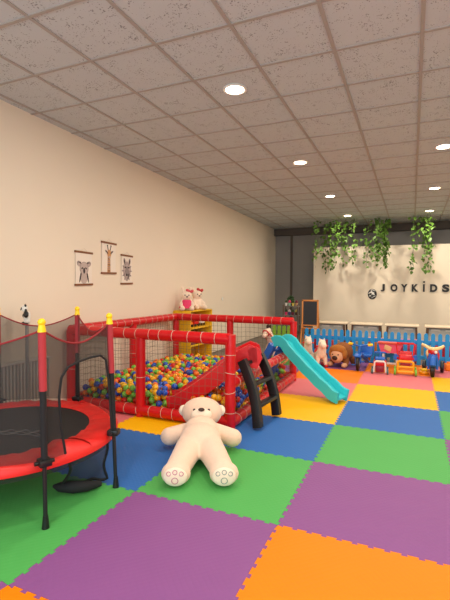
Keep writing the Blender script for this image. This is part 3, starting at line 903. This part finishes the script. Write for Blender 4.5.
# things stored behind the fence, seen through its gaps
for (x, m, n, lab) in ((-1.62, REDP, 'toy_crate', 'red toy crate behind the blue fence, beside the easel'), (-.62, ORANGE, 'toy_crate', 'orange toy crate behind the blue fence, behind the tricycle'),
                       (-.05, PINK, 'toy_crate', 'pink toy crate behind the blue fence, behind the yellow stroller'), (.52, REDP, 'toy_crate', 'red toy crate behind the blue fence, behind the toy motorbike'), (.98, GREEN, 'toy_crate', 'lime toy crate behind the blue fence, past the toy motorbike')):
    t = thing(n, lab, 'crate', (x, 8.75, -.012))
    b = B()
    for s in (-1, 1):
        b.box((s * .17, 0, .2), (.015, .3, .4), None, .003); b.box((0, s * .15, .2), (.34, .015, .4), None, .003)
    b.box((0, 0, .01), (.34, .3, .02)); b.build('crate_body', m, t)
    B().box((0, 0, .405), (.38, .34, .02), None, .006).build('rim', m, t)

# ------------------------------------------------------------------ low tables against the sign wall
def table(x0, x1, label, first=None):
    loc = ((x0 + x1) / 2, 10.3, -.012)
    if first: return dup(first, loc, 0, label)
    w = x1 - x0
    t = thing('low_table', label, 'table', loc, 0, 'low tables along the sign wall')
    B().box((0, 0, .565), (w, .5, .03), None, .006).build('tabletop', mat('table_top', (232, 214, 186), .5), t)
    for sx in (-1, 1):
        for sy in (-1, 1):
            B().sweep([(sx * (w / 2 - .03), sy * .2, 0), (sx * (w / 2 - .06), sy * .2, .55)], [(-.02, -.02), (.02, -.02), (.02, .02), (-.02, .02)], (0, 1, 0)).build('leg', DKWOOD, t)
    B().box((0, -.205, .542), (w - .10, .018, .018)).build('apron', DKWOOD, t)
    B().box((0, -.13, .35), (w - .14, .015, .39)).build('modesty_panel', mat('panel_grey', (196, 198, 194), .6), t)
    for s in (-1, 1): B().box((s * w * .2, -.145, .495), (w * .26, .014, .04), None, .004).build('pale_plate', WHITE, t)  # two pale plates below the tabletop
    return t
tb = table(-2.06, -1.36, 'cream topped low table beside the blackboard easel')
table(-1.29, -.59, 'cream topped low table below the emblem of the sign', tb)
table(-.54, .16, 'cream topped low table below the middle letters of the sign', tb)
table(.27, .97, 'cream topped low table below the last letter of the sign', tb)

# ------------------------------------------------------------------ blackboard easel and flower rack
es = thing('blackboard_easel', 'orange wooden easel with a blackboard beside the grey wall', 'easel', (-2.13, 9.75, -.012))
ez = [.36, 1.14]
B().box((0, 0, .80), (.32, .018, .56)).build('blackboard', mat('slate', (48, 50, 56), .7), es)
b = B()
b.box((-.175, 0, .76), (.035, .03, .70), None, .005).box((.175, 0, .76), (.035, .03, .70), None, .005).box((0, 0, 1.09), (.385, .03, .035), None, .005).box((0, 0, .52), (.315, .028, .03), None, .005)
b.build('board_frame', WOOD, es)
for s in (-1, 1):
    B().sweep([(s * .185, -.16, 0), (s * .175, .0, .60)], [(-.015, -.015), (.015, -.015), (.015, .015), (-.015, .015)], (1, 0, 0)).build('leg', WOOD, es)
    B().sweep([(s * .185, .2, 0), (s * .175, .02, 1.05)], [(-.013, -.013), (.013, -.013), (.013, .013), (-.013, .013)], (1, 0, 0)).build('leg', WOOD, es)
B().box((0, -.06, .46), (.34, .09, .02), None, .004).build('chalk_tray', WOOD, es)

rk = thing('display_rack', 'narrow dark rack of small pots and toys beside the easel', 'rack', (-2.62, 9.95, -.012))
for z in (.5, .72, .94): B().box((0, 0, z), (.36, .24, .018), None, .003).build('shelf_board', mat('rack_grey', (112, 104, 98), .6), rk)
for sx in (-1, 1):
    for sy in (-1, 1): B().box((.17 * sx, .11 * sy, .49), (.018, .018, .98)).build('post', DKWOOD, rk)
POT = [WHITE, mat('mint', (150, 190, 170), .5), mat('lemon', (220, 200, 90), .5), mat('tan_pot', (190, 150, 110), .5), PKD, mat('violet', (80, 50, 120), .5), mat('maroon', (120, 30, 60), .5), BROWN]
k = 0
NMS = ['white', 'mint', 'lemon', 'tan', 'pink', 'violet', 'maroon', 'brown']
for z, zl in ((.949, 'top'), (.729, 'middle')):
    for i in range(4):
        t = thing('small_pot', f'small {NMS[k]} pot on the {zl} shelf of the narrow dark rack', 'pot', (-2.62 - .125 + .083 * i, 9.93, z - .0105))
        B().lathe([(0, 0), (.022, 0), (.033, .06), (.036, .06), (.036, .07), (.028, .07), (.026, .058), (0, .056)], None, 14).build('pot', POT[k], t)
        b = B()
        for q in range(6):
            a = q * 1.05; b.ell((.018 * math.cos(a), .018 * math.sin(a), .09 + .012 * (q % 3)), (.016, .016, .022), None, 8, 6)
        b.build('blooms', [mat('leaf_dark', (50, 80, 40), .7), POT[(k + 3) % 8]][k % 2], t)
        k += 1
t = thing('potted_plant', 'round dark leafy plant on top of the dark rack', 'plant', (-2.66, 10.03, .942))
B().lathe([(0, 0), (.035, 0), (.045, .07), (.038, .07), (.03, .06), (0, .06)], None, 16).build('pot', BROWN, t)
b = B()
for q in range(60):
    d = Vector((rnd.gauss(0, 1), rnd.gauss(0, 1), rnd.gauss(0, 1))).normalized() * .07
    b.ell((d.x, d.y, .15 + d.z), (.022, .022, .012), (rnd.random() * 3, rnd.random() * 3, 0), 6, 5)
b.build('foliage', mat('leaf_dark', (50, 80, 40), .7), t)

# ------------------------------------------------------------------ sign
def letter(ch, x0, x1, z0, z1, label):
    cu = bpy.data.curves.new('t', 'FONT'); cu.body = ch; cu.extrude = .012; cu.offset = .05; cu.size = 1; cu.resolution_u = 6
    o = bpy.data.objects.new('t', cu); scene.collection.objects.link(o)
    me = bpy.data.meshes.new_from_object(o.evaluated_get(bpy.context.evaluated_depsgraph_get()))
    bpy.data.objects.remove(o)
    xs = [v.co.x for v in me.vertices]; ys = [v.co.y for v in me.vertices]
    sx = (x1 - x0) / (max(xs) - min(xs)); sy = (z1 - z0) / (max(ys) - min(ys))
    for v in me.vertices:
        x, y, z = v.co
        v.co = (x0 + (x - min(xs)) * sx, YP - .014 - z, z0 + (y - min(ys)) * sy)
    o = link('sign_letter', me, mat('letter_black', (28, 24, 22), .5), None, False, at=((x0 + x1) / 2, YP - .014, z0))
    tag(o, label, 'letter', 'black letters of the wall sign')
Z0, Z1 = 1.285, 1.48
letter('J', -0.755, -0.655, Z0, Z1, 'black letter J starting the wall sign')
letter('O', -0.515, -0.345, Z0, Z1, 'black letter O in the wall sign')
letter('Y', -0.262, -0.108, Z0, Z1, 'black letter Y in the wall sign')
letter('K', -0.006, 0.15, Z0, Z1, 'black letter K in the wall sign')
o = B().box((.277, YP - .014, (Z0 + Z1) / 2), (.040, .024, Z1 - Z0)).box((.277, YP - .014, Z1 + .055), (.042, .024, .042)).build('sign_letter', mat('letter_black', (28, 24, 22), .5), smooth=False, at=(.277, YP - .014, Z0))
tag(o, 'black dotted capital I in the wall sign', 'letter', 'black letters of the wall sign')
letter('D', 0.418, 0.585, Z0, Z1, 'black letter D in the wall sign')
letter('S', 0.69, 0.855, Z0, Z1, 'black letter S ending the wall sign')
t = thing('sign_emblem', 'small black and white round emblem beside the letter J', 'emblem', (-.965, YP, 1.21), 0)
M = Matrix(((1, 0, 0, 0), (0, 0, -1, -.004), (0, 1, 0, 0), (0, 0, 0, 1)))
b = B(); LAY[0] = 0
pe(b, M, 0, 0, .115, .14, 0); pe(b, M, 0, .01, .095, .115, 1)
for q in ((-.07, .07, .05, .02, .6), (.03, .075, .055, .02, -.4), (.075, .02, .025, .06, .2), (-.05, .01, .04, .018, .3), (.0, -.03, .075, .02, -.2), (-.03, -.075, .06, .022, .2), (.05, -.09, .05, .02, .4), (-.085, -.04, .016, .05, 0)):
    pe(b, M, q[0], q[1], q[2], q[3], 0, q[4])
b.build('emblem_disc', [mat('letter_black', (28, 24, 22), .5), WHITE], t, smooth=False)

# ------------------------------------------------------------------ hanging ivy
def ivymats():
    m = mat('ivy_leaf', (88, 124, 42), .55, var=.45, scale=9)
    return m
IVY = ivymats(); STEM = mat('ivy_stem', (70, 84, 40), .7)
def ivy(x, zb, dens, spread, label, y=11.6):
    t = thing('ivy_garland', label, 'ivy', (x, y, H), 0, 'hanging ivy garlands')
    L = H - zb; rr = random.Random(int(x * 1000) + 77)
    st = B(); pts_all = []
    for q in range(3 if spread > .08 else 2):
        ox, oy = rr.uniform(-spread, spread), rr.uniform(-.04, .04); ll = L * rr.uniform(.62, 1) if q else L
        pts = [(ox + .025 * math.sin(k * .9 + q), oy + .02 * math.cos(k * .7), -ll * k / 14) for k in range(15)]
        st.tube(pts, .0035, 5); pts_all.append(pts)
    st.build('stem', STEM, t)
    b = B()
    for pts in pts_all:
        n = int(.5 * dens * abs(pts[-1][2]))
        for i in range(n):
            u = rr.random() * 13.99; k = int(u); f = u - k
            p = Vector(pts[k]).lerp(Vector(pts[k + 1]), f) + Vector((rr.gauss(0, .045), rr.gauss(0, .04), rr.gauss(0, .01)))
            if p.z > -.03: p.z = -.03 - rr.random() * .05
            s = rr.uniform(.042, .064)
            M = Matrix.Translation(p) @ Euler((R(rr.uniform(20, 80)), R(rr.uniform(-30, 30)), rr.uniform(-1.4, 1.4))).to_matrix().to_4x4()
            v = [b.bm.verts.new(M @ Vector(c)) for c in ((0, 0, 0), (-s * .75, -s * .35, s * .1), (-s * .55, -s * 1.1, 0), (0, -s * 1.75, -s * .25), (s * .55, -s * 1.1, 0), (s * .75, -s * .35, s * .1), (0, -s * .9, -s * .15))]
            for a_, c_ in ((0, 1), (1, 2), (2, 3), (3, 4), (4, 5), (5, 0)): b.bm.faces.new((v[a_], v[c_], v[6]))
    b.build('leaves', IVY, t)
IV = [(-2.40, 1.90, 26, .09, 'sparse ivy garland hanging at the grey wall end of the sign wall'),
      (-2.16, 1.76, 34, .10, 'ivy garland second from the grey wall end, hanging lowest there'),
      (-1.90, 1.84, 62, .10, 'dense ivy garland third from the grey wall end'),
      (-1.66, 1.98, 44, .09, 'ivy garland fourth from the grey wall end'),
      (-1.38, 1.92, 26, .09, 'sparse ivy garland fifth from the grey wall end'),
      (-1.08, 1.90, 26, .10, 'thin ivy garland over the emblem of the sign'),
      (-.80, 1.95, 60, .10, 'dense ivy garland above the letter J'),
      (-.58, 1.86, 74, .09, 'densest ivy garland above the letter O'),
      (.02, 1.78, 28, .05, 'thin ivy garland above the letter K'),
      (.20, 2.30, 40, .12, 'short ivy garland between the thin one and the full one above the letter D'),
      (.36, 1.80, 78, .07, 'full ivy garland above the letter D')]
for i, q in enumerate(IV): ivy(*q, y=11.5 + .22 * (i % 2))

# ------------------------------------------------------------------ ride-on toys along the fence
def wheel(parent, c, r, w, axis, m=BLACK, hub=YEL):
    c = Vector(c); a = Vector(axis).normalized() * w / 2
    wh = B().lathe([(0, -w / 2), (r * .8, -w / 2), (r, -w / 3), (r, w / 3), (r * .8, w / 2), (0, w / 2)], frame(c, axis), 22).build('wheel', m, parent)
    B().cyl(c - a * 1.15, c + a * 1.15, r * .42, n=14).build('hub', hub, wh)
    return wh

def pony(loc, rz, label, first=None):
    if first: return dup(first, loc, rz, label)
    t = thing('ride_on_pony', label, 'ride-on toy', loc, rz, 'white ride-on ponies')
    me = blob([('e', (0, .04, .19), (.075, .15, .085)), ('c', (0, -.06, .2), (0, -.10, .36), .070, .056), ('c', (0, -.10, .37), (0, -.18, .345), .058, .044),
               ('c', (-.05, -.06, .16), (-.06, -.08, .05), .035, .028), ('c', (.05, -.06, .16), (.06, -.08, .05), .035, .028),
               ('c', (-.05, .13, .16), (-.06, .15, .05), .036, .028), ('c', (.05, .13, .16), (.06, .15, .05), .036, .028),
               ('c', (-.028, -.085, .41), (-.034, -.08, .445), .016, .008), ('c', (.028, -.085, .41), (.034, -.08, .445), .016, .008)], .010, 3)
    link('body', me, PLUSHW, t, angle=180)
    B().lathe([(.0, .07), (.05, .065), (.086, .0), (.080, -.005), (0, .05)], Matrix.Translation((0, .06, .225)) @ Matrix.Diagonal((1, 1.1, 1, 1)), 18).build('saddle', REDP, t)
    b = B(); b.cyl((-.09, -.09, .33), (.09, -.09, .33), .012); b.build('handle', REDP, t)
    b = B(); b.ell((-.037, -.15, .385), .008); b.ell((.037, -.15, .385), .008); b.build('eyes', BLACK, t)
    for sx in (-1, 1): B().box((sx * .062, .035, .022), (.04, .33, .04), None, .014, 3).build('base_runner', REDP, t)
    b = B()
    for q in range(6): b.ell((0, -.06 + .012 * q, .41 - .03 * q), (.014, .022, .022), None, 8, 6)
    b.build('mane', PLUSHW, t)
    return t
py_ = pony((-1.76, 7.86, 0), R(20), 'white ride-on pony closer to the ball pit corner, half behind the turquoise slide')
pony((-1.45, 7.52, 0), R(25), 'white ride-on pony with red saddle beside the brown plush ride-on', py_)
for o in bpy.data.objects:
    if o.name.startswith('ride_on_pony'): o.scale = (1.2, 1.1, 1.12)

# brown plush ride-on
t = thing('plush_ride_on', 'brown plush animal ride-on with a pinkish face and dark snout', 'ride-on toy', (-1.13, 7.68, 0), R(-14))
t.scale = (.9, .85, .95)
PB = mat('brown_plush', (140, 82, 38), .95, bump=.5, bscale=120)
PT = mat('tan_plush', (222, 170, 132), .95, bump=.4, bscale=120)
link('body', blob([('e', (0, .12, .25), (.19, .26, .19)), ('c', (-.13, -.02, .12), (-.14, -.12, .056), .06, .05), ('c', (.13, -.02, .12), (.15, -.12, .056), .06, .05),
                   ('c', (-.13, .28, .12), (-.14, .3, .056), .06, .05), ('c', (.13, .28, .12), (.14, .3, .056), .06, .05), ('e', (0, -.11, .25), (.155, .11, .155))], .014, 4), PB, t, angle=180)
link('head', blob([('e', (0, -.19, .205), (.125, .09, .125)), ('e', (0, -.25, .17), (.075, .05, .06))], .011, 3), PT, t, angle=180)
link('mane', blob([('e', (0, -.15, .33), (.165, .10, .085)), ('e', (-.13, -.13, .25), (.055, .08, .09)), ('e', (.13, -.13, .25), (.055, .08, .09))], .012, 4), mat('mane_plush', (172, 108, 44), .95, bump=.6, bscale=100), t, angle=180)
B().ell((0, -.298, .185), (.056, .022, .042)).build('snout', BROWN, t)
b = B(); b.ell((-.055, -.265, .245), .013); b.ell((.055, -.265, .245), .013); b.build('eyes', BLACK, t)
for s in (-1, 1): B().ell((.145 * s, -.17, .05), (.055, .08, .045)).build('paw', PT, t)

# blue tricycle
t = thing('toddler_tricycle', 'blue toddler tricycle with yellow handlebar grips next to the brown plush ride-on', 'tricycle', (-.72, 7.60, 0), R(-6))
wheel(t, (-.06, -.22, .125), .125, .05, (1, .1, 0), BLACK, GREYM)
wheel(t, (-.15, .24, .08), .08, .045, (1, 0, 0), BLACK, BLUE); wheel(t, (.17, .24, .08), .08, .045, (1, 0, 0), BLACK, BLUE)
b = B(); b.tube([(-.05, -.16, .30), (-.02, -.04, .22), (.0, .1, .16), (.0, .24, .1)], .032, 10); b.cyl((-.15, .24, .085), (.17, .24, .085), .014); b.build('frame', BLUE, t)
B().box((.0, .1, .225), (.2, .22, .05), None, .022, 3).build('seat', BLUE, t)
B().box((.0, .22, .31), (.2, .035, .17), (R(-12), 0, 0), .016, 3).build('backrest', BLUE, t)
b = B(); b.tube([(-.05, -.15, .40), (-.055, -.18, .26)], .026, 10)
for s in (-1, 1): b.tube([(-.055, -.19, .26), (-.06 + .04 * s, -.215, .22), (-.06 + .04 * s, -.22, .125)], .012, 8)
b.build('fork', BLUE, t)
B().box((-.057, -.225, .262), (.11, .15, .03), (R(15), 0, 0), .012, 3).build('mudguard', BLUE, t)
hb = B().tube([(-.21, -.11, .43), (-.12, -.14, .42), (-.05, -.15, .40), (.02, -.14, .42), (.12, -.11, .43)], .014, 8).build('handlebar', BLUE, t)
for s, p0, p1 in ((-1, (-.24, -.10, .435), (-.165, -.125, .427)), (1, (.075, -.125, .427), (.15, -.10, .435))): B().cyl(p0, p1, .023).build('grip', YEL, hb, label='yellow grip')
for s in (-1, 1): B().box((-.06 + .07 * s, -.22, .125 + .03 * s), (.06, .05, .018), None, .005).build('pedal', BLUE, t)

# red and white walker
t = thing('ride_on_walker', 'small red and white push car with white legs in front of the pink cart', 'ride-on toy', (-.455, 7.36, 0), R(3))
t.scale = (.78, .86, .95)
B().box((0, .02, .175), (.26, .26, .085), None, .03, 3).build('body', REDP, t)
B().box((0, .02, .245), (.20, .2, .05), None, .022, 3).build('seat', BLUE, t)
b = B(); b.tube([(-.12, -.12, .03), (-.10, -.125, .20), (-.07, -.125, .215), (.07, -.125, .215), (.10, -.125, .20), (.12, -.12, .03)], .018, 8); b.build('front_arch', WHITE, t)
B().box((0, -.06, .08), (.17, .03, .11), None, .01).build('footboard', mat('maroon_plastic', (150, 20, 46), .4), t)
b = B(); b.cyl((0, .1, .24), (0, .13, .33), .018); b.tube([(-.11, .12, .335), (0, .135, .335), (.11, .12, .335)], .016, 8); b.build('handlebar', BLUE, t)
for sx in (-1, 1):
    for y in (-.12, .13): wheel(t, (.15 * sx, y, .045), .045, .035, (1, 0, 0), mat('grey_green', (70, 110, 110), .5), WHITE)

# pink cart with white frame
t = thing('doll_cart', 'pink toy cart with a white frame between the push car and the yellow stroller', 'toy cart', (-.325, 8.04, 0), R(-2))
t.scale = (.74, .9, 1)
b = B()
b.prism([(-.20, 0), (.20, 0), (.26, .15), (-.26, .15)], .20, Matrix(((1, 0, 0, 0), (0, 0, -1, .1), (0, 1, 0, .25), (0, 0, 0, 1))))
b.build('basket', PINK, t)
B().box((-.05, -.104, .335), (.16, .012, .09), (0, .3, 0), .004).build('sticker', mat('sticker_cream', (240, 190, 130), .5), t)
b = B(); b.box((0, 0, .415), (.56, .24, .025), None, .008); b.cyl((-.27, -.12, .43), (.27, -.12, .43), .017); b.build('rim', mat('coral_plastic', (240, 110, 90), .4), t)
for sx in (-1, 1):
    for y in (-.12, .1): B().box((sx * .15 , y, .145), (.035, .03, .23), None, .006).build('leg', WHITE, t)
B().box((0, -.12, .07), (.265, .028, .03), None, .005).build('crossbar', WHITE, t)
for sx in (-1, 1):
    for y in (-.12, .1): wheel(t, (.19 * sx, y, .05), .05, .03, (1, 0, 0), GREEN, WHITE)

# yellow and red stroller
t = thing('toy_stroller', 'yellow and red toy stroller with green wheels', 'toy stroller', (-.075, 7.42, 0), R(2))
t.scale = (.76, .9, .96)
b = B()
b.tube([(-.15, -.13, .06), (-.15, -.125, .215), (-.12, -.12, .23), (.12, -.12, .23), (.15, -.125, .215), (.15, -.13, .06)], .024, 8)
b.cyl((-.15, -.13, .06), (.15, -.13, .06), .026); b.cyl((-.14, -.13, .14), (.14, -.13, .14), .02)
b.build('front_frame', mat('amber_plastic', (248, 166, 14), .4), t)
b = B(); b.box((0, .0, .285), (.26, .22, .10), None, .02, 3); b.box((0, .10, .315), (.26, .03, .12), (R(-10), 0, 0), .014, 3); b.build('seat', REDP, t)
B().box((0, -.05, .19), (.2, .14, .09), None, .012).build('under_tray', mat('maroon_plastic', (150, 20, 46), .4), t)
b = B(); b.tube([(-.15, -.02, .25), (-.165, .05, .40), (-.185, .10, .49), (-.16, .105, .505), (.16, .105, .505), (.185, .10, .49), (.165, .05, .40), (.15, -.02, .25)], .018, 8); b.build('push_handle', REDP, t)
for sx in (-1, 1):
    B().cyl((.185 * sx, -.02, .28), (.185 * sx, .05, .28), .05).build('side_knob', BLUE, t)
    B().cyl((.17 * sx, .14, .045), (.17 * sx, -.13, .06), .016).build('side_strut', mat('amber_plastic', (248, 166, 14), .4), t)
    for y in (-.13, .14): wheel(t, (.20 * sx, y, .056), .055, .04, (1, 0, 0), GREEN, YEL)

# motorbike tricycle
t = thing('toy_motorbike', 'red and blue toy motorbike tricycle with cream handlebar and black front wheel', 'tricycle', (.335, 7.66, 0), R(-3))
t.scale = (.78, 1, .97)
wheel(t, (0, -.27, .12), .12, .085, (1, 0, 0), BLACK, BROWN)
for sx in (-1, 1): wheel(t, (.17 * sx, .20, .10), .10, .07, (1, 0, 0), BLACK, BLUE)
b = B(); b.tube([(0, -.27 + .15 * math.cos(a), .135 + .165 * math.sin(a)) for a in [R(d) for d in range(10, 175, 15)]], .068, 10); b.build('mudguard', BLUE, t)
b = B()
for sx in (-1, 1): b.tube([(.075 * sx, -.27, .12), (.085 * sx, -.25, .24), (.05 * sx, -.2, .36)], .026, 10)
b.build('fork', BLUE, t)
link('body', blob([('e', (0, -.10, .33), (.125, .12, .105)), ('e', (0, .1, .25), (.12, .2, .09)), ('e', (0, -.17, .39), (.10, .07, .075))], .012, 4), REDP, t, angle=180)
b = B(); b.ell((-.10, -.15, .36), (.035, .05, .06)); b.build('badge', mat('cream_plastic', (246, 214, 150), .4), t); B().ell((.05, -.235, .395), (.032, .018, .026)).build('headlamp', WHITE, t)
B().box((0, .14, .335), (.2, .24, .05), None, .022, 3).build('seat', BLUE, t)
B().tube([(-.21, -.13, .50), (-.15, -.17, .485), (-.08, -.20, .45), (0, -.21, .44), (.08, -.20, .45), (.15, -.17, .47), (.19, -.13, .49)], [.022, .026, .028, .03, .028, .026, .022], 10).build('handlebar', mat('cream_plastic', (246, 214, 150), .4), t)
B().box((.0, .17, .15), (.24, .2, .05), None, .02).build('footrest', BLUE, t)

t = thing('toy_ring', 'yellow ring toy lying on the floor beside the toy motorbike', 'toy', (.205, 7.58, 0), 0)
t.scale = (.8, .8, 1)
B().ring((0, 0, .025), .075, .024, n=24).build('ring', mat('amber_plastic', (248, 166, 14), .4), t)
B().ring((0, 0, .068), .05, .02, n=20).build('ring', YEL, t)
t = thing('toy_block', 'orange toy block standing at the foot of the blue fence', 'toy', (.60, 8.08, 0), .3)
B().box((0, 0, .06), (.15, .13, .12), None, .02, 3).build('block', ORANGE, t)
B().lathe([(0, .118), (.04, .118), (.04, .145), (0, .145)], None, 14).build('stud', ORANGE, t)

# rocking horse behind the ball pit
t = thing('rocking_horse', 'white and brown rocking horse with a red bridle behind the ball pit netting', 'rocking horse', (-2.20, 7.2, 0), R(-15))
link('body', blob([('e', (0, .06, .40), (.10, .2, .105)), ('c', (0, -.08, .44), (0, -.2, .62), .075, .055), ('c', (0, -.2, .64), (0, -.32, .56), .055, .04),
                   ('c', (-.07, -.07, .36), (-.10, -.16, .1), .042, .03), ('c', (.07, -.07, .36), (.10, -.16, .1), .042, .03), ('c', (-.07, .2, .36), (-.10, .28, .1), .042, .03), ('c', (.07, .2, .36), (.10, .28, .1), .042, .03)], .013, 3), PLUSHW, t, angle=180)
b = B()
for q in range(8): b.ell((0, -.20 + .022 * q, .70 - .035 * q), (.028, .04, .05), None, 10, 8)
b.ell((-.03, -.17, .71), (.014, .014, .03)); b.ell((.03, -.17, .71), (.014, .014, .03)); b.build('mane', mat('mane_dark', (50, 30, 26), .9), t)
b = B(); b.ring((0, -.265, .60), .056, .010, (0, -.8, -.5), 18, 6); b.tube([(-.05, -.25, .6), (-.085, -.14, .5), (0, -.1, .36)], .010, 6); b.tube([(.05, -.25, .6), (.085, -.14, .5), (0, -.1, .36)], .010, 6); b.build('bridle', REDP, t)
B().ell((0, .08, .47), (.09, .11, .055)).build('saddle', BROWN, t)
b = B()
for s in (-1, 1): b.tube([(.11 * s, -.36 + .09 * k, .02 + .10 * ((k - 4) / 4) ** 2) for k in range(9)], .018, 8)
b.build('rockers', WOOD, t)
